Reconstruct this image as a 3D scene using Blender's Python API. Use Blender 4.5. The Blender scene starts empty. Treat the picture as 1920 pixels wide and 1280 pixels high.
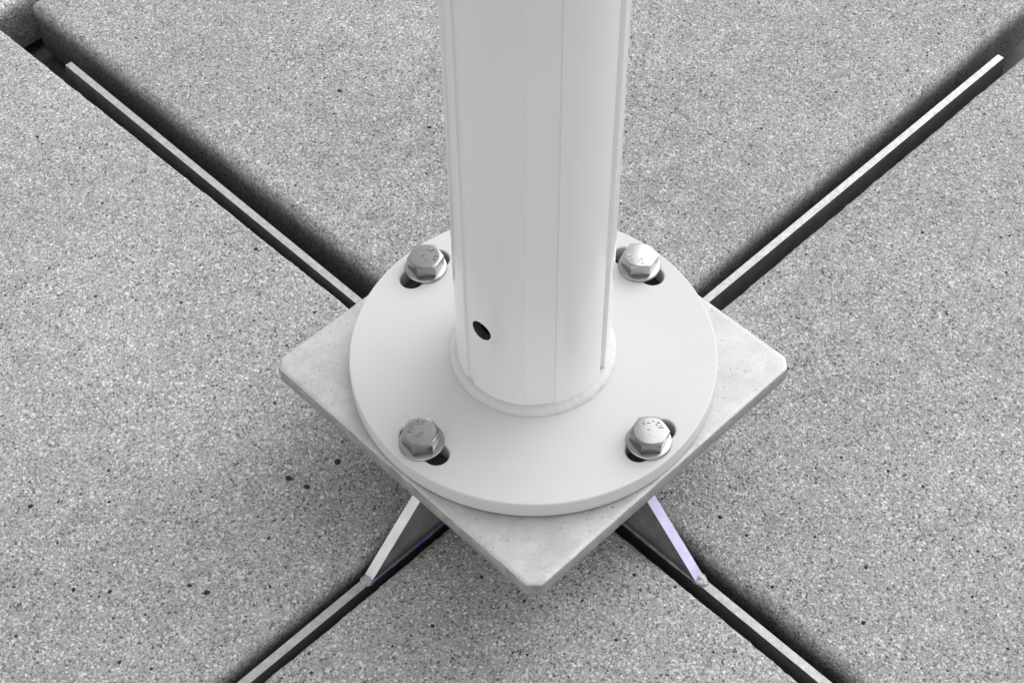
import bpy, bmesh, math, random
from mathutils import Vector, Matrix, noise

R = math.radians
sc = bpy.context.scene
random.seed(7)

# ------------------------------------------------------------------ camera
cam_d = bpy.data.cameras.new('camera')
cam = bpy.data.objects.new('camera', cam_d)
sc.collection.objects.link(cam)
p, yaw, roll = 0.899641560, 0.0413843, -0.0122073
fwd = Vector((math.sin(yaw) * math.cos(p), math.cos(yaw) * math.cos(p), -math.sin(p)))
r0 = Vector((math.cos(yaw), -math.sin(yaw), 0))
u0 = r0.cross(fwd)
cr, sr = math.cos(roll), math.sin(roll)
right, up = cr * r0 + sr * u0, -sr * r0 + cr * u0
cam.matrix_world = Matrix(((right.x, up.x, -fwd.x, -0.0341545), (right.y, up.y, -fwd.y, -0.5478014),
                           (right.z, up.z, -fwd.z, 0.7101745), (0, 0, 0, 1)))
cam_d.sensor_width = 36
cam_d.lens = 3064.715 / 1920 * 36
cam_d.clip_start, cam_d.clip_end = 0.01, 200
sc.camera = cam

# ------------------------------------------------------------------ light (a monochrome photograph: neutral sky and sun)
SUN_AZ, SUN_EL = 50, 42          # azimuth clockwise from +Y
world = bpy.data.worlds.new('World')
sc.world = world
world.use_nodes = True
wn = world.node_tree
bg = wn.nodes['Background']
sky = wn.nodes.new('ShaderNodeTexSky')
sky.sky_type = 'NISHITA'
sky.sun_disc = False
sky.sun_elevation, sky.sun_rotation = R(SUN_EL), R(SUN_AZ)
hsv = wn.nodes.new('ShaderNodeHueSaturation')
hsv.inputs['Saturation'].default_value = 0.0
wn.links.new(sky.outputs[0], hsv.inputs['Color'])
wn.links.new(hsv.outputs[0], bg.inputs[0])
bg.inputs[1].default_value = 0.13
sun_d = bpy.data.lights.new('sun', 'SUN')
sun_d.energy, sun_d.angle, sun_d.color = 0.75, R(60), (1, 1, 1)
sun = bpy.data.objects.new('sun', sun_d)
sc.collection.objects.link(sun)
sdir = Vector((math.sin(R(SUN_AZ)) * math.cos(R(SUN_EL)), math.cos(R(SUN_AZ)) * math.cos(R(SUN_EL)), math.sin(R(SUN_EL))))
sun.rotation_euler = sdir.to_track_quat('Z', 'Y').to_euler()
sun.location = sdir * 5
vs = sc.view_settings
vs.view_transform, vs.look, vs.gamma, vs.exposure = 'Standard', 'None', 1, 0.92
vs.use_curve_mapping = False

# ------------------------------------------------------------------ materials
def mat(name):
    m = bpy.data.materials.new(name)
    m.use_nodes = True
    nt = m.node_tree
    return m, nt, nt.nodes['Principled BSDF']

def node(nt, kind, ins=None, **props):
    n = nt.nodes.new(kind)
    for k, v in props.items(): setattr(n, k, v)
    for k, v in (ins or {}).items():
        if hasattr(v, 'is_linked'): nt.links.new(v, n.inputs[k])
        else: n.inputs[k].default_value = v
    return n

def ramp(nt, fac, stops, interp='LINEAR'):
    n = nt.nodes.new('ShaderNodeValToRGB')
    n.color_ramp.interpolation = interp
    e = n.color_ramp.elements
    while len(e) < len(stops): e.new(0.5)
    for el, (pos, v) in zip(e, stops):
        el.position = pos
        el.color = (v, v, v, 1) if not isinstance(v, tuple) else (*v, 1)
    nt.links.new(fac, n.inputs[0])
    return n.outputs[0]

def mix(nt, fac, a, b, mode='MIX'):
    n = nt.nodes.new('ShaderNodeMix')
    n.data_type, n.blend_type = 'RGBA', mode
    for sock, v in ((n.inputs[0], fac), (n.inputs[6], a), (n.inputs[7], b)):
        if hasattr(v, 'is_linked'): nt.links.new(v, sock)
        elif isinstance(v, (int, float)) and sock.type == 'RGBA': sock.default_value = (v, v, v, 1)
        else: sock.default_value = v
    return n.outputs[2]

def coords(nt):
    return nt.nodes.new('ShaderNodeTexCoord').outputs['Object']

# fine-grained concrete: voronoi grains of two sizes, dark and pale flecks
def concrete(name, gain=1.0):
    m, nt, b = mat(name)
    c = coords(nt)
    g1 = node(nt, 'ShaderNodeTexVoronoi', {'Vector': c, 'Scale': 1250.0}, feature='F1')
    g2 = node(nt, 'ShaderNodeTexVoronoi', {'Vector': c, 'Scale': 820.0}, feature='F1')
    g3 = node(nt, 'ShaderNodeTexVoronoi', {'Vector': c, 'Scale': 400.0}, feature='F1')
    s1 = node(nt, 'ShaderNodeSeparateColor', {0: g1.outputs['Color']})
    s2 = node(nt, 'ShaderNodeSeparateColor', {0: g2.outputs['Color']})
    s3 = node(nt, 'ShaderNodeSeparateColor', {0: g3.outputs['Color']})
    # mostly mid-grey sand, a few dark and a few pale grains
    st = [(0, .015), (.06, .07), (.15, .24), (.30, .345), (.70, .38), (.84, .47), (.94, .72), (1, .86)]
    col1 = ramp(nt, s1.outputs[0], st)
    col2 = ramp(nt, s2.outputs[1], st)
    col = mix(nt, 0.5, col1, col2)
    pf = ramp(nt, s3.outputs[2], [(0, 0), (.965, 0), (.972, 1)])
    pn = ramp(nt, g3.outputs['Distance'], [(0, .8), (.3, .8), (.45, 0)])
    pk = node(nt, 'ShaderNodeMath', {0: pf, 1: pn}, operation='MULTIPLY')
    col = mix(nt, pk.outputs[0], col, 0.72)
    dark = ramp(nt, s3.outputs[0], [(0, 1), (.030, 1), (.036, 0)])
    near = ramp(nt, g3.outputs['Distance'], [(0, 1), (.3, 1), (.42, 0)])
    dk = node(nt, 'ShaderNodeMath', {0: dark, 1: near}, operation='MULTIPLY')
    col = mix(nt, dk.outputs[0], col, 0.11)
    n1 = node(nt, 'ShaderNodeTexNoise', {'Vector': c, 'Scale': 9.0, 'Detail': 4.0})
    n2 = node(nt, 'ShaderNodeTexNoise', {'Vector': c, 'Scale': 70.0, 'Detail': 5.0})
    t = ramp(nt, n1.outputs[0], [(.3, .90), (.7, 1.08)])
    t2 = ramp(nt, n2.outputs[0], [(.3, .90), (.7, 1.08)])
    col = mix(nt, 1.0, col, t, 'MULTIPLY')
    col = mix(nt, 1.0, col, t2, 'MULTIPLY')
    if gain != 1: col = mix(nt, 1.0, col, gain, 'MULTIPLY')
    # joint shade painted in: the concrete colour darkens raggedly down the slab sides
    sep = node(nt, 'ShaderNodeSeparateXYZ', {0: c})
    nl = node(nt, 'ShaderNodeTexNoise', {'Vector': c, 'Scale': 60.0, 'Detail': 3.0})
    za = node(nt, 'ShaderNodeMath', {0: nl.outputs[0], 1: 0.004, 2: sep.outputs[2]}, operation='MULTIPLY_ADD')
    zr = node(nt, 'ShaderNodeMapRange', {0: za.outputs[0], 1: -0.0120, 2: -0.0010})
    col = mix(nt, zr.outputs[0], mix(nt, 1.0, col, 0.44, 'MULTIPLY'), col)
    nt.links.new(col, b.inputs['Base Color'])
    b.inputs['Roughness'].default_value = 0.92
    b.inputs['Specular IOR Level'].default_value = 0.25
    h = node(nt, 'ShaderNodeMath', {0: g1.outputs['Distance'], 1: g2.outputs['Distance']}, operation='ADD')
    n3 = node(nt, 'ShaderNodeTexNoise', {'Vector': c, 'Scale': 900.0, 'Detail': 3.0})
    h2 = node(nt, 'ShaderNodeMath', {0: h.outputs[0], 1: n3.outputs[0]}, operation='SUBTRACT')
    bp = node(nt, 'ShaderNodeBump', {'Height': h2.outputs[0], 'Strength': 0.75, 'Distance': 0.0005}, invert=True)
    nt.links.new(bp.outputs[0], b.inputs['Normal'])
    return m

def plain(name, colr, rough, metal=0.0, mottle=0.0, mscale=60.0, bump=0.0, bscale=600.0, spec=0.5, rvar=0.0):
    m, nt, b = mat(name)
    c = coords(nt)
    colr = colr if isinstance(colr, tuple) else (colr,) * 3
    if mottle:
        n = node(nt, 'ShaderNodeTexNoise', {'Vector': c, 'Scale': mscale, 'Detail': 6.0, 'Roughness': .6})
        lo = tuple(x * (1 - mottle) for x in colr)
        hi = tuple(min(1, x * (1 + mottle)) for x in colr)
        nt.links.new(ramp(nt, n.outputs[0], [(.3, lo), (.7, hi)]), b.inputs['Base Color'])
        if rvar:
            nt.links.new(ramp(nt, n.outputs[0], [(.3, rough - rvar), (.7, rough + rvar)]), b.inputs['Roughness'])
    else:
        b.inputs['Base Color'].default_value = (*colr, 1)
    if not (mottle and rvar): b.inputs['Roughness'].default_value = rough
    b.inputs['Metallic'].default_value = metal
    b.inputs['Specular IOR Level'].default_value = spec
    if bump:
        n = node(nt, 'ShaderNodeTexNoise', {'Vector': c, 'Scale': bscale, 'Detail': 4.0})
        bp = node(nt, 'ShaderNodeBump', {'Height': n.outputs[0], 'Strength': bump, 'Distance': 0.0004})
        nt.links.new(bp.outputs[0], b.inputs['Normal'])
    return m

# galvanised base plate: dull zinc with specks and stains
def galvanised(name, base):
    m, nt, b = mat(name)
    c = coords(nt)
    n1 = node(nt, 'ShaderNodeTexNoise', {'Vector': c, 'Scale': 45.0, 'Detail': 6.0, 'Roughness': .65})
    n2 = node(nt, 'ShaderNodeTexVoronoi', {'Vector': c, 'Scale': 150.0}, feature='F1')
    n3 = node(nt, 'ShaderNodeTexNoise', {'Vector': c, 'Scale': 560.0, 'Detail': 3.0})
    sp = node(nt, 'ShaderNodeSeparateColor', {0: n2.outputs['Color']})
    a = ramp(nt, n1.outputs[0], [(.28, base * .82), (.5, base), (.72, base * 1.1)])
    s = ramp(nt, sp.outputs[0], [(0, .94), (1, 1.04)])
    d = ramp(nt, n3.outputs[0], [(.30, .45), (.35, 1), (.66, 1), (.74, 1.15)])
    n4 = node(nt, 'ShaderNodeTexNoise', {'Vector': c, 'Scale': 130.0, 'Detail': 8.0, 'Roughness': .7, 'Distortion': .6})
    st = ramp(nt, n4.outputs[0], [(.31, .74), (.38, .97), (.62, 1.0), (.72, 1.08)])
    col = mix(nt, 1.0, mix(nt, 1.0, mix(nt, 1.0, a, s, 'MULTIPLY'), d, 'MULTIPLY'), st, 'MULTIPLY')
    nt.links.new(col, b.inputs['Base Color'])
    b.inputs['Metallic'].default_value = 0.4
    nt.links.new(ramp(nt, n1.outputs[0], [(.3, .45), (.7, .62)]), b.inputs['Roughness'])
    bp = node(nt, 'ShaderNodeBump', {'Height': n3.outputs[0], 'Strength': 0.25, 'Distance': 0.0004})
    nt.links.new(bp.outputs[0], b.inputs['Normal'])
    return m

# weld seam with blue-violet temper colours in patches
def tinted_weld():
    m, nt, b = mat('weld_temper_colours')
    n = node(nt, 'ShaderNodeTexNoise', {'Vector': coords(nt), 'Scale': 170.0, 'Detail': 3.0})
    nt.links.new(ramp(nt, n.outputs[0], [(.40, (.34, .33, .33)), (.5, (.30, .26, .70)), (.62, (.24, .19, .68)), (.7, (.45, .45, .46))]), b.inputs['Base Color'])
    b.inputs['Metallic'].default_value = .35
    b.inputs['Roughness'].default_value = .42
    return m

M = dict(
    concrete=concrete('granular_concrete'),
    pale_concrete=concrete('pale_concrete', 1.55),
    paint=plain('light_grey_powder_coat', .60, .50, 0, .03, 14.0, .06, 1800.0, .3),
    pole=plain('pole_powder_coat', .77, .32, 0, .02, 10.0, .04, 1800.0),
    zinc=galvanised('galvanised_plate', .53),
    bar=plain('galvanised_bar', .46, .42, .5, .22, 260.0, .45, 700.0),
    gusset=plain('gusset_zinc', .80, .45, .1, .12, 120.0, .2, 500.0),
    gusset_tint=plain('gusset_lavender_zinc', (.66, .61, .86), .45, .1, .12, 120.0, .2, 500.0),
    weld=plain('weld_metal', .50, .45, .3, .35, 300.0, .6, 700.0),
    weld_tint=tinted_weld(),
    steel_bright_reflection=plain('bolt_bright_reflection', .44, .15, 1.0, .06, 120.0, .02, 900.0),  # lighter base colour paints in a bright reflection on this bolt
    steel=plain('stainless_bolt', .31, .16, 1.0, .06, 120.0, .02, 900.0),
    steel_dark_reflection=plain('bolt_dark_reflection', .30, .20, 1.0, .12, 150.0, .04, 900.0),  # base tone stands in for the dark surroundings this bolt mirrors
    washer=plain('stainless_washer', .34, .24, 1.0, .08, 150.0, .04, 900.0),
    dark_washer=plain('dull_washer_steel', .36, .26, 1.0, .12, 150.0, .04, 900.0),
    dark_grit=plain('dark_stone', .022, .9, 0, .5, 400.0),
    pale_grit=plain('pale_quartz', .62, .6, 0, .3, 400.0),
    cut=plain('cut_plate_edge', .31, .6, .2, .25, 120.0, .4, 300.0),
    mill=plain('dark_mill_steel', .24, .50, .5, .25, 90.0, .3, 500.0),
    earth=plain('dark_earth', .10, .95, 0, .4, 60.0, .5, 200.0),
    inner=plain('dark_tube_inside', .10, .6, .6),  # inside of the tube, coloured darker than the outside
)

pb = M['pole'].node_tree.nodes['Principled BSDF']
pb.inputs['Coat Weight'].default_value = .7
pb.inputs['Coat Roughness'].default_value = .12

# ------------------------------------------------------------------ mesh helpers
def link(name, bm, m, parent=None, smooth=None):
    me = bpy.data.meshes.new(name)
    bm.normal_update()
    bm.to_mesh(me)
    bm.free()
    me.materials.append(m)
    if smooth is not None:
        for f in me.polygons: f.use_smooth = True
        me.set_sharp_from_angle(angle=R(smooth))
    o = bpy.data.objects.new(name, me)
    sc.collection.objects.link(o)
    o.parent = parent
    return o

def tag(o, label=None, cat=None, group=None, kind=None):
    for k, v in (('label', label), ('category', cat), ('group', group), ('kind', kind)):
        if v: o[k] = v
    return o

def prism(bm, pts, z0, z1):
    a = [bm.verts.new((x, y, z0)) for x, y in pts]
    b = [bm.verts.new((x, y, z1)) for x, y in pts]
    n = len(pts)
    bm.faces.new(a[::-1]); bm.faces.new(b)
    for i in range(n): bm.faces.new((a[i], a[(i + 1) % n], b[(i + 1) % n], b[i]))

def rings(bm, loops, close_first=True, close_last=True):
    vs_ = [[bm.verts.new(q) for q in lp] for lp in loops]
    n = len(loops[0])
    for a, b in zip(vs_, vs_[1:]):
        for i in range(n): bm.faces.new((a[i], a[(i + 1) % n], b[(i + 1) % n], b[i]))
    if close_first: bm.faces.new(vs_[0][::-1])
    if close_last: bm.faces.new(vs_[-1])
    return vs_

def bevel_all(bm, w, seg=2, ang=30):
    es = [e for e in bm.edges if len(e.link_faces) == 2 and e.calc_face_angle(0) > R(ang)]
    bmesh.ops.bevel(bm, geom=es, offset=w, segments=seg, profile=.5, affect='EDGES', clamp_overlap=True)

def rounded_rect(x0, x1, y0, y1, r, step, seg=5):
    """points with outward normals, corners rounded, straight runs subdivided"""
    out = []
    cs = ((x1 - r, y1 - r, 0), (x0 + r, y1 - r, 90), (x0 + r, y0 + r, 180), (x1 - r, y0 + r, 270))
    for k, (cx, cy, a) in enumerate(cs):
        for i in range(seg + 1):
            t = R(a + 90 * i / seg)
            out.append((cx + r * math.cos(t), cy + r * math.sin(t), math.cos(t), math.sin(t)))
        nx, ny, na = cs[(k + 1) % 4]
        e = (cx + r * math.cos(R(a + 90)), cy + r * math.sin(R(a + 90)))
        f = (nx + r * math.cos(R(na)), ny + r * math.sin(R(na)))
        n = int(math.dist(e, f) / step)
        for i in range(1, n):
            out.append((e[0] + (f[0] - e[0]) * i / n, e[1] + (f[1] - e[1]) * i / n, math.cos(R(a + 90)), math.sin(R(a + 90))))
    return out

# ------------------------------------------------------------------ levels (m): 0 = top of the square base plate
ANG = R(-3.131)                   # turn of the stand about the vertical
H_BAR = -0.0770                   # top edge of the cross arms
Z_SLAB = -0.0690                  # top of the slabs
T_SLAB = 0.0440
Z_GROUND = Z_SLAB - T_SLAB - 0.010
TF0, TF = 0.0012, 0.0122          # flange bottom and top

# ------------------------------------------------------------------ ground
bm = bmesh.new()
bmesh.ops.create_grid(bm, x_segments=8, y_segments=8, size=30)
bmesh.ops.translate(bm, verts=bm.verts, vec=(0, 0, Z_GROUND))
tag(link('ground', bm, M['earth']), 'dark ground under the slabs', None, None, 'structure')

# ------------------------------------------------------------------ slabs
def slab_mesh(u0, u1, v0, v1, t=T_SLAB, seed=0, step=.0022, k1=0, k2=0, ur=0, vr=0):
    """cast slab with a rounded worn rim; k1, k2: how far the casting is out of square about (ur, vr)"""
    rc, seg = .0024, 6
    counts = [int((b - a) / step) for a, b in ((u0, u1), (v0, v1), (u0, u1), (v0, v1))]
    def outline(ins):
        """the plan outline moved in by ins, corners kept just round"""
        r = max(rc - ins, .0006)
        x0, x1, y0, y1 = u0 + ins, u1 - ins, v0 + ins, v1 - ins
        cs = ((x1 - r, y1 - r, 0), (x0 + r, y1 - r, 90), (x0 + r, y0 + r, 180), (x1 - r, y0 + r, 270))
        out = []
        for k, (cx, cy, a) in enumerate(cs):
            for i in range(seg + 1):
                t = R(a + 90 * i / seg)
                out.append((cx + r * math.cos(t), cy + r * math.sin(t), math.cos(t), math.sin(t)))
            e, (nx, ny, na) = out[-1], cs[(k + 1) % 4]
            f = (nx + r * math.cos(R(na)), ny + r * math.sin(R(na)))
            for i in range(1, counts[k]):
                q = i / counts[k]
                out.append((e[0] + (f[0] - e[0]) * q, e[1] + (f[1] - e[1]) * q, e[2], e[3]))
        return out
    prof = [(.0, -t), (.0, -.022), (.0, -.011), (.0003, -.0062), (.0010, -.0036), (.0021, -.0018), (.0036, -.0007), (.0066, 0)]
    loops = []
    for k, (ins, z) in enumerate(prof):
        lp = []
        for x, y, nx, ny in outline(ins):
            q = Vector((x * 330 + seed, y * 330, z * 70))
            j = noise.noise(q) * .00045 + noise.noise(q * .28) * .00045 + noise.noise(q * .05) * .0006
            if k in (0, len(prof) - 1): j *= .3
            zz = z + (noise.noise(q + Vector((9, 9, 9))) * .0003 if 2 < k < 7 else 0)
            px, py = x + nx * j, y + ny * j
            lp.append((px + k1 * (py - vr), py + k2 * (px - ur), zz))
        loops.append(lp)
    bm = bmesh.new()
    rings(bm, loops)
    return bm

def grit_bm(spots, z, flat):
    bm = bmesh.new()
    for x, y, r in spots:
        a = random.random() * 6.28
        sx, sy = r * random.uniform(.75, 1.2), r * random.uniform(.75, 1.2)
        q = bmesh.ops.create_icosphere(bm, subdivisions=1, radius=1)['verts']
        for v in q:
            v.co *= random.uniform(.82, 1.12)
            X, Y = v.co.x * sx, v.co.y * sy
            v.co = Vector((x + X * math.cos(a) - Y * math.sin(a), y + X * math.sin(a) + Y * math.cos(a), z + v.co.z * r * flat))
    return bm

SPOTS = [(-0.2864, -0.0325, 0.00151), (-0.1928, -0.089, 0.00131), (-0.183, -0.0939, 0.00159), (-0.1133, -0.012, 0.002),
         (-0.1412, -0.0218, 0.00183), (-0.1306, -0.0282, 0.00167), (-0.1166, 0.2985, 0.00148), (-0.1323, 0.174, 0.00155),
         (-0.1272, 0.3122, 0.00093), (-0.0552, 0.259, 0.00109), (-0.2122, 0.113, 0.00099), (-0.3208, 0.2654, 0.00108),
         (-0.2659, 0.1213, 0.001), (-0.1679, 0.1549, 0.00153), (0.1146, -0.0742, 0.00119), (0.1014, -0.0616, 0.00134),
         (0.0498, -0.0958, 0.00102), (0.1239, -0.1075, 0.00101), (0.1693, -0.1319, 0.00114), (0.177, -0.0981, 0.00102),
         (0.0363, -0.1348, 0.00085), (0.0713, -0.1046, 0.00087), (-0.0335, -0.0925, 0.00102), (-0.011, -0.1086, 0.00101),
         (-0.0609, -0.1211, 0.00114), (-0.125, -0.145, 0.00098), (-0.1489, -0.0921, 0.00087), (0.2588, 0.1444, 0.00103),
         (-0.2832, -0.1146, 0.00085), (-0.2457, -0.0927, 0.00087), (-0.2358, -0.0903, 0.00116), (-0.2557, -0.0882, 0.00116),
         (-0.2264, -0.1335, 0.00113), (-0.2092, -0.1382, 0.00098), (-0.134, 0.0371, 0.00095), (-0.1512, 0.0321, 0.0011),
         (-0.0578, 0.2157, 0.00106), (0.1559, 0.0406, 0.0008)]

A45 = ANG + R(45)                 # slabs run along the arms
def to_uv(x, y): return (x * math.cos(A45) + y * math.sin(A45), -x * math.sin(A45) + y * math.cos(A45))
S = 0.525
GRP = 'concrete slabs laid between the arms of the stand'
SLABS = [  # u0,u1,v0,v1, label, group
    (.0175, .0175 + S, .0112, .0112 + S, 'granular grey concrete slab behind the pole, at the top of the photo', GRP, (-.0075, .0140, .25, .25)),
    (.0105, .0105 + S, -.0135 - S, -.0135, 'granular grey concrete slab to the right of the pole', GRP, (0, 0, 0, 0)),
    (-.0110 - S - .02, -.0110, .0075, .5410, 'granular grey concrete slab to the left of the pole, with several dark specks', GRP, (-.0150, -.010, -.15, .25)),
    (-.0112 - S, -.0112, -.0090 - S, -.0090, 'granular grey concrete slab in front, below the near corner of the steel plate', GRP, (0, 0, 0, 0)),
    (-.30, .225, .5435, 1.07, 'pale concrete slab edge in the far left corner beyond the end of an arm', None, (0, 0, 0, 0)),
]
def lay(i, u0, u1, v0, v1, label, group, sq):
    cu, cv = (u0 + u1) / 2, (v0 + v1) / 2
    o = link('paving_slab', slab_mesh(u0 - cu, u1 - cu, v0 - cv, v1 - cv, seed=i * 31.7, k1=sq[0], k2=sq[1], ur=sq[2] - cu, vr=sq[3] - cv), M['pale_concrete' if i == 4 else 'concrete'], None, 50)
    o.location = (cu * math.cos(A45) - cv * math.sin(A45), cu * math.sin(A45) + cv * math.cos(A45), Z_SLAB)
    o.rotation_euler = (0, 0, A45)
    tag(o, label, 'paving slab', group, 'thing')
    if i == 4: return
    mine = []
    for x, y, r in SPOTS:
        u, v = to_uv(x, y)
        if u0 + .004 < u < u1 - .004 and v0 + .004 < v < v1 - .004: mine.append((u - cu, v - cv, r * 1.2))
    hw, hh = (u1 - u0) / 2 - .006, (v1 - v0) / 2 - .006
    for _ in range(700): mine.append((random.uniform(-hw, hw), random.uniform(-hh, hh), random.choice((.0004, .0005, .0006, .0007, .0010))))
    tag(link('dark_grit', grit_bm(mine, 0.0, .35), M['dark_grit'], o, 180), None, None, None, 'stuff')
    pale = [(random.uniform(-hw, hw), random.uniform(-hh, hh), random.choice((.0004, .0005, .0006, .0007, .0009))) for _ in range(1500)]
    tag(link('pale_grit', grit_bm(pale, -.0001, .45), M['pale_grit'], o, 180), None, None, None, 'stuff')
for i, s in enumerate(SLABS): lay(i, *s)

# ------------------------------------------------------------------ the parasol stand (one thing)
stand = bpy.data.objects.new('parasol_stand', None)
sc.collection.objects.link(stand)
stand.location = (0, 0, 0)
stand.rotation_euler = (0, 0, ANG)
tag(stand, 'pale grey pole bolted by its round flange to a square steel plate on crossed arms', 'parasol stand')

def two_tone(o, hw_axis, m):
    """rolled faces of a flat bar keep their dark mill finish, its cut edges are bright"""
    o.data.materials.append(m)
    for f in o.data.polygons:
        if abs(f.normal.dot(hw_axis)) > .93: f.material_index = 1
    return o

def rad(a, r, z=0.0): return Vector((r * math.cos(a), r * math.sin(a), z))

# --- arms: upright bar with a foot flange, far end cut on a slant
def arm(ang, length, start):
    bm = bmesh.new()
    zt, zb = H_BAR, Z_SLAB - T_SLAB - .001
    hw = .0025
    sec = [(start, zb), (length + .012, zb), (length, zt), (start, zt)]
    vs1 = [bm.verts.new((x, -hw, z)) for x, z in sec]
    vs2 = [bm.verts.new((x, hw, z)) for x, z in sec]
    bm.faces.new(vs1); bm.faces.new(vs2[::-1])
    for i in range(4): bm.faces.new((vs1[(i + 1) % 4], vs1[i], vs2[i], vs2[(i + 1) % 4]))
    bevel_all(bm, .0010, 3)
    q = bmesh.ops.create_cube(bm, size=1)['verts']
    for v in q:
        v.co = Vector(((length + .014 + start) / 2 + start / 2 + v.co.x * (length + .014 - start * 2), v.co.y * .036, zb - .004 + v.co.z * .006))
    bmesh.ops.rotate(bm, verts=bm.verts, cent=(0, 0, 0), matrix=Matrix.Rotation(ang, 3, 'Z'))
    o = two_tone(link('arm', bm, M['bar'], stand, 40), Vector((-math.sin(ang), math.cos(ang), 0)), M['mill'])
    for f in o.data.polygons:                       # the foot flange is mill finish too
        if f.center.z < zb: f.material_index = 1
    return o
arm(R(45), .473, .020)
arm(R(135), .4665, .0)
arm(R(225), .470, .020)
arm(R(315), .470, .0)

# --- gussets with their weld seams
def wavy_bead(bm, a, b, r, seed, n=40, k=8, amp=.35):
    a, b = Vector(a), Vector(b)
    d = (b - a).normalized()
    s = d.orthogonal().normalized()
    t = d.cross(s)
    loops = []
    for i in range(n + 1):
        f = i / n
        c = a.lerp(b, f)
        rr = r * (1 + amp * noise.noise(Vector((f * n * .37 + seed, seed, 0)))) * min(1, .35 + 4 * min(f, 1 - f))
        rr *= 1 + .10 * math.sin(f * n * 1.9)
        loops.append([tuple(c + (s * math.cos(6.283 * j / k) + t * math.sin(6.283 * j / k)) * rr) for j in range(k)])
    rings(bm, loops)

def gusset(ang, m, wm, label=None, seed=1.0):
    bm = bmesh.new()
    hw = .0030
    foot, top = .1285, .0620
    sec = [(.004, H_BAR + .0002), (foot - .0012, H_BAR + .0002), (foot, H_BAR + .0018), (top, -.0102), (.004, -.0102)]
    vs1 = [bm.verts.new((x, -hw, z)) for x, z in sec]
    vs2 = [bm.verts.new((x, hw, z)) for x, z in sec]
    n = len(sec)
    bm.faces.new(vs1); bm.faces.new(vs2[::-1])
    for i in range(n): bm.faces.new((vs1[(i + 1) % n], vs1[i], vs2[i], vs2[(i + 1) % n]))
    bevel_all(bm, .0006, 2)
    rot = Matrix.Rotation(ang, 3, 'Z')
    bmesh.ops.rotate(bm, verts=bm.verts, cent=(0, 0, 0), matrix=rot)
    g = link('gusset', bm, m, stand, 40)
    two_tone(g, Vector((-math.sin(ang), math.cos(ang), 0)), M['mill'])
    if label: g['label'] = label
    for sd in (-1, 1):
        w = bmesh.new()
        wavy_bead(w, (.02, sd * .0031, H_BAR + .0004), (foot + .001, sd * .0031, H_BAR + .0004), .0012, seed + sd)
        bmesh.ops.rotate(w, verts=w.verts, cent=(0, 0, 0), matrix=rot)
        link('weld_seam', w, wm, g, 60)
    w = bmesh.new()
    for v in bmesh.ops.create_icosphere(w, subdivisions=4, radius=1)['verts']:
        k = 1 + .45 * noise.noise(v.co * 1.5 + Vector((seed, 0, 0))) + .15 * noise.noise(v.co * 4 + Vector((0, seed, 0)))
        v.co = Vector((foot + .0008 + v.co.x * .0046 * k, v.co.y * .0038 * k, H_BAR + .0003 + v.co.z * .0021 * k))
    bmesh.ops.rotate(w, verts=w.verts, cent=(0, 0, 0), matrix=rot)
    link('weld_bead', w, M['weld'], g, 60)
    return g
gusset(R(45), M['gusset'], M['weld'], seed=1)
gusset(R(135), M['gusset'], M['weld'], seed=2)
gusset(R(225), M['gusset'], M['weld_tint'], seed=3.3)
gusset(R(315), M['gusset_tint'], M['weld'], 'lavender tinted triangular gusset', seed=4.1)

# --- square base plate, corners towards +-X, +-Y
HALF = .1432 / math.sqrt(2)
def plate():
    bm = bmesh.new()
    per = rounded_rect(-HALF, HALF, -HALF, HALF, .0058, .004, 1)
    prof = [(.0035, -.0100), (.0006, -.0100), (.0, -.0094), (0, -.005), (.0, -.0012), (.0003, -.0005), (.0011, -.0001), (.003, 0)]
    loops = []
    for k, (ins, z) in enumerate(prof):
        lp = []
        for x, y, nx, ny in per:
            j = noise.noise(Vector((x * 90, y * 90, z * 300))) * .00025 + noise.noise(Vector((x * 500, y * 500, z * 100))) * .00012
            lp.append((x - nx * (ins - j), y - ny * (ins - j), z))
        loops.append(lp)
    rings(bm, loops)
    bmesh.ops.rotate(bm, verts=bm.verts, cent=(0, 0, 0), matrix=Matrix.Rotation(R(45), 3, 'Z'))
    o = link('base_plate', bm, M['zinc'], stand, 50)
    o.data.materials.append(M['cut'])
    for f in o.data.polygons:
        if abs(f.normal.z) < .5: f.material_index = 1
    return o
plate()

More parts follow.
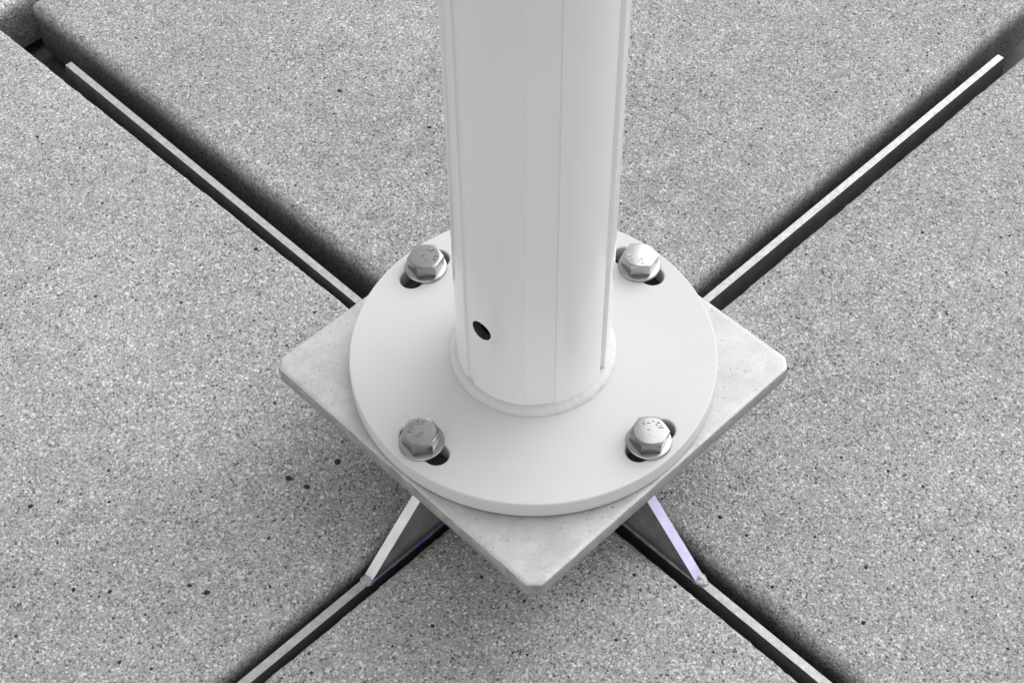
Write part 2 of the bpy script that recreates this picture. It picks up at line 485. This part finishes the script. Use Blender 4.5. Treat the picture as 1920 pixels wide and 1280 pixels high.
# --- round flange with four curved slots (filled 2D curve with holes, extruded and rounded)
BC = .0848
BOLTS = [(R(135.8), .0842, R(129.5), R(143.6)), (R(44.6), .0845, R(37.9), R(52.3)),
         (R(226.5), .0847, R(221.9), R(233.9)), (R(314.4), .0855, R(308.9), R(321.6))]
def flange():
    cu = bpy.data.curves.new('flange_outline', 'CURVE')
    cu.dimensions, cu.fill_mode = '2D', 'BOTH'
    bev = .0010
    cu.extrude = (TF - TF0) / 2 - bev
    cu.bevel_depth, cu.bevel_resolution = bev, 3
    cu.offset = -bev
    def add(pts):
        s = cu.splines.new('POLY')
        s.points.add(len(pts) - 1)
        for q, (x, y) in zip(s.points, pts): q.co = (x, y, 0, 1)
        s.use_cyclic_u = True
    add([(.1 * math.cos(R(i * 1.5)), .1 * math.sin(R(i * 1.5))) for i in range(240)])
    for a, br, a0, a1 in BOLTS:
        w = .0066
        pts = []
        n = 10
        da = (a1 - a0) / n
        rc = br + .0006
        for i in range(n + 1): t = a0 + da * i; pts.append(((rc + w) * math.cos(t), (rc + w) * math.sin(t)))
        for i in range(1, 12):
            t = math.pi * i / 12
            pts.append((rc * math.cos(a1) + w * math.cos(a1 + t), rc * math.sin(a1) + w * math.sin(a1 + t)))
        for i in range(n + 1): t = a1 - da * i; pts.append(((rc - w) * math.cos(t), (rc - w) * math.sin(t)))
        for i in range(1, 12):
            t = math.pi + math.pi * i / 12
            pts.append((rc * math.cos(a0) + w * math.cos(a0 + t), rc * math.sin(a0) + w * math.sin(a0 + t)))
        add(pts[::-1])
    ob = bpy.data.objects.new('tmp', cu)
    sc.collection.objects.link(ob)
    dg = bpy.context.evaluated_depsgraph_get()
    me = bpy.data.meshes.new_from_object(ob.evaluated_get(dg))
    bpy.data.objects.remove(ob)
    bm = bmesh.new()
    bm.from_mesh(me)
    bmesh.ops.remove_doubles(bm, verts=bm.verts, dist=1e-6)
    bmesh.ops.translate(bm, verts=bm.verts, vec=(0, 0, (TF + TF0) / 2))
    bmesh.ops.recalc_face_normals(bm, faces=bm.faces)
    o = link('flange', bm, M['paint'], stand, 35)
    for f in o.data.polygons:
        if abs(f.normal.z) > .995: f.use_smooth = False
    return o
fl = flange()
# thin dark disc filling the gap between plate and flange
bm = bmesh.new()
prism(bm, [(.096 * math.cos(R(i * 3)), .096 * math.sin(R(i * 3))) for i in range(120)], .0002, TF0 - .0002)
gap_disc = link('gap_disc', bm, M['earth'], stand)

# --- pole: extruded tube, flat at the front, a groove each side, drain hole
RP = .0412
FRONT = R(-88.6) - ANG
def pole_r(phi):
    """outer radius at angle phi (deg) from the front"""
    a = (phi + 180) % 360 - 180
    b = abs(a)
    r = RP
    if b < 11: r = RP * math.cos(R(11)) / math.cos(R(b)) - .00005
    if abs(b - 11) < .45: r = RP - (.00035 if (a > 0) else .00018)
    g = b - 58.5                     # groove beside the front panel
    if abs(g) < 4.0: r = RP - (.0032 if a > 0 else .0010) * min(1, (4.0 - abs(g)) / 0.5)
    elif b > 62.7: r = RP + .0002
    g2 = b - 122
    if abs(g2) < 4.0: r = RP - .0032 * min(1, (4.0 - abs(g2)) / 0.5)
    return r
def pole():
    phis = sorted(set([i * 1.5 for i in range(240)] + [x % 360 for c in (58.5, 122, -58.5, -122) for x in (c - 4.0, c - 3.5, c + 3.5, c + 4.0)] + [10.4, 10.6, 11, 11.4, 11.6, 349.6, 349.4, 349, 348.6, 348.4]))
    outer = [(pole_r(f) * math.cos(FRONT + R(f)), pole_r(f) * math.sin(FRONT + R(f))) for f in phis]
    ri = RP - .0046
    inner = [(ri * math.cos(FRONT + R(f)), ri * math.sin(FRONT + R(f))) for f in phis]
    bm = bmesh.new()
    zs = (TF + .0002, TF + .02, TF + .06, .15, .5, 1.0, 1.9)
    o = [[bm.verts.new((x, y, z)) for x, y in outer] for z in zs]
    n = len(phis)
    i2 = [[bm.verts.new((x, y, z)) for x, y in inner] for z in (zs[0], zs[-1])]
    for a, b in zip(o, o[1:]):
        for k in range(n): bm.faces.new((a[k], a[(k + 1) % n], b[(k + 1) % n], b[k]))
    for k in range(n):
        j = (k + 1) % n
        bm.faces.new((i2[0][j], i2[0][k], i2[1][k], i2[1][j]))
        bm.faces.new((o[0][j], o[0][k], i2[0][k], i2[0][j]))
        bm.faces.new((o[-1][k], o[-1][j], i2[1][j], i2[1][k]))
    bm.faces.new([bm.verts.new((x * .985, y * .985, 1.903)) for x, y in outer])      # end cap
    inside = [f for f in bm.faces if abs(f.calc_center_median().xy.length - ri * math.cos(R(.7))) < .0004]
    for f in inside: f.material_index = 1
    ob = link('pole', bm, M['pole'], stand)
    ob.data.materials.append(M['inner'])
    # drain hole, cut with a short cylinder
    cb = bmesh.new()
    bmesh.ops.create_cone(cb, cap_ends=True, segments=32, radius1=.0061, radius2=.0061, depth=.03)
    ha = HOLE_A - ANG
    mtx = Matrix.Translation(Vector((RP * math.cos(ha), RP * math.sin(ha), HOLE_Z))) @ Matrix.Rotation(ha, 4, 'Z') @ Matrix.Rotation(R(90), 4, 'Y')
    bmesh.ops.transform(cb, matrix=mtx, verts=cb.verts)
    cut = link('cut', cb, M['inner'], stand)
    md = ob.modifiers.new('hole', 'BOOLEAN')
    md.operation, md.object, md.solver = 'DIFFERENCE', cut, 'EXACT'
    dg = bpy.context.evaluated_depsgraph_get()
    me = bpy.data.meshes.new_from_object(ob.evaluated_get(dg))
    ob.modifiers.clear()
    old = ob.data
    ob.data = me
    bpy.data.meshes.remove(old)
    me.name = 'pole'
    bpy.data.objects.remove(cut)
    for f in me.polygons: f.use_smooth = True
    me.set_sharp_from_angle(angle=R(14))
    return ob
HOLE_A, HOLE_Z = R(-133.3), .0673
po = pole()

# weld collar round the pole foot
bm = bmesh.new()
nseg = 200
loops = []
prof = [(.0375, .0000), (.0453, .0000), (.0455, .0007), (.0448, .0024), (.0438, .0037), (.0422, .0042), (.0375, .0044)]
for k, (rr, z) in enumerate(prof):
    lp = []
    for i in range(nseg):
        t = 2 * math.pi * i / nseg
        j = 0 if k in (0, 6) else noise.noise(Vector((math.cos(t) * 5, math.sin(t) * 5, 3))) * .0004 + noise.noise(Vector((math.cos(t) * 22, math.sin(t) * 22, k * .4))) * .0004
        lp.append(((rr + j) * math.cos(t), (rr + j) * math.sin(t), TF + z + (j * .5 if k > 1 else -.0001)))
    loops.append(lp)
rings(bm, loops, False, False)
link('weld_collar', bm, M['paint'], po, 70)

# --- bolts
def hex_bm(af, h, spin):
    a = af / 2
    rc = a * .955
    bm = bmesh.new()
    n = 96
    bot, top, cap, cap2 = [], [], [], []
    for i in range(n):
        t = 2 * math.pi * i / n
        loc = (t + R(30)) % R(60) - R(30)
        rh = a / math.cos(loc)
        zc = h - max(0, rh - rc) * .62
        c, s = math.cos(t + spin), math.sin(t + spin)
        bot.append((rh * c, rh * s, 0)); top.append((rh * c, rh * s, zc))
        cap.append((rc * c, rc * s, h)); cap2.append((rc * .93 * c, rc * .93 * s, h + .00006))
    rings(bm, [bot, top, cap, cap2])
    return bm

def washer_bm(ro, h):
    bm = bmesh.new()
    n = 72
    prof = [(ro - .0003, 0), (ro, .0003), (ro, h * .45), (ro - .0004, h * .72), (ro - .0030, h), (.004, h)]
    rings(bm, [[(r * math.cos(6.28319 * i / n), r * math.sin(6.28319 * i / n), z) for i in range(n)] for r, z in prof])
    return bm

def glyph(txt, size, depth):
    cu = bpy.data.curves.new('glyph', 'FONT')
    cu.body, cu.size, cu.extrude, cu.resolution_u = txt, size, depth, 3
    cu.align_x, cu.align_y = 'CENTER', 'CENTER'
    ob = bpy.data.objects.new('glyph', cu)
    sc.collection.objects.link(ob)
    dg = bpy.context.evaluated_depsgraph_get()
    me = bpy.data.meshes.new_from_object(ob.evaluated_get(dg))
    bpy.data.objects.remove(ob)
    return me
GL = {ch: glyph(ch, .0036, .0003) for ch in 'A270-'}
GL['mark'] = glyph('7', .0058, .00025)

def lettering_bm(mid, z, mark_rot):
    """A2-70 round the rim, letter tops towards the centre, and a hooked maker's stroke in the middle"""
    bm = bmesh.new()
    def put(me, M4):
        k = len(bm.verts)
        bm.from_mesh(me)
        bm.verts.ensure_lookup_table()
        for v in bm.verts[k:]: v.co = M4 @ v.co
    step = R(24)
    for i, ch in enumerate('A2-70'):
        t = mid + step * (i - 2)
        put(GL[ch], Matrix.Translation((.0061 * math.cos(t), .0061 * math.sin(t), z)) @ Matrix.Rotation(t + R(90), 4, 'Z'))
    put(GL['mark'], Matrix.Translation((-.0002, -.0012, z)) @ Matrix.Rotation(mark_rot, 4, 'Z'))
    return bm

SPECS = [  # hex spin, tilt, lettering centre (world angle), mark turn, materials, label
    (R(2), (R(0), R(0)), R(20), R(30), 'steel', 'washer', 'shiny hex bolt on the far left of the flange'),
    (R(-3), (R(0), R(0)), R(230), R(200), 'steel_bright_reflection', 'washer', 'bright hex bolt on the far right of the flange'),
    (R(5), (R(1.5), R(-1)), R(125), R(140), 'steel_dark_reflection', 'dark_washer', 'hex bolt painted with a dark reflection on the near left of the flange'),
    (R(-1), (R(0), R(.5)), R(68), R(0), 'steel', 'washer', 'bright hex bolt with raised A2-70 lettering on the near right of the flange'),
]
for (a, br, a0, a1), (spin, tilt, mid, mr, ms, mw, lab) in zip(BOLTS, SPECS):
    bt = link('bolt', hex_bm(.0180, .0074, spin + R(30) - ANG), M[ms], stand, 28)
    bt.location = (br * math.cos(a), br * math.sin(a), TF + .0025)
    bt.rotation_euler = (*tilt, 0)
    bt['label'] = lab
    w = link('washer', washer_bm(.0120, .0024), M[mw], bt, 30)
    w.location = (0, 0, -.00245)
    link('raised_lettering', lettering_bm(mid - ANG, .0075, mr - ANG), M[ms], bt, 30)
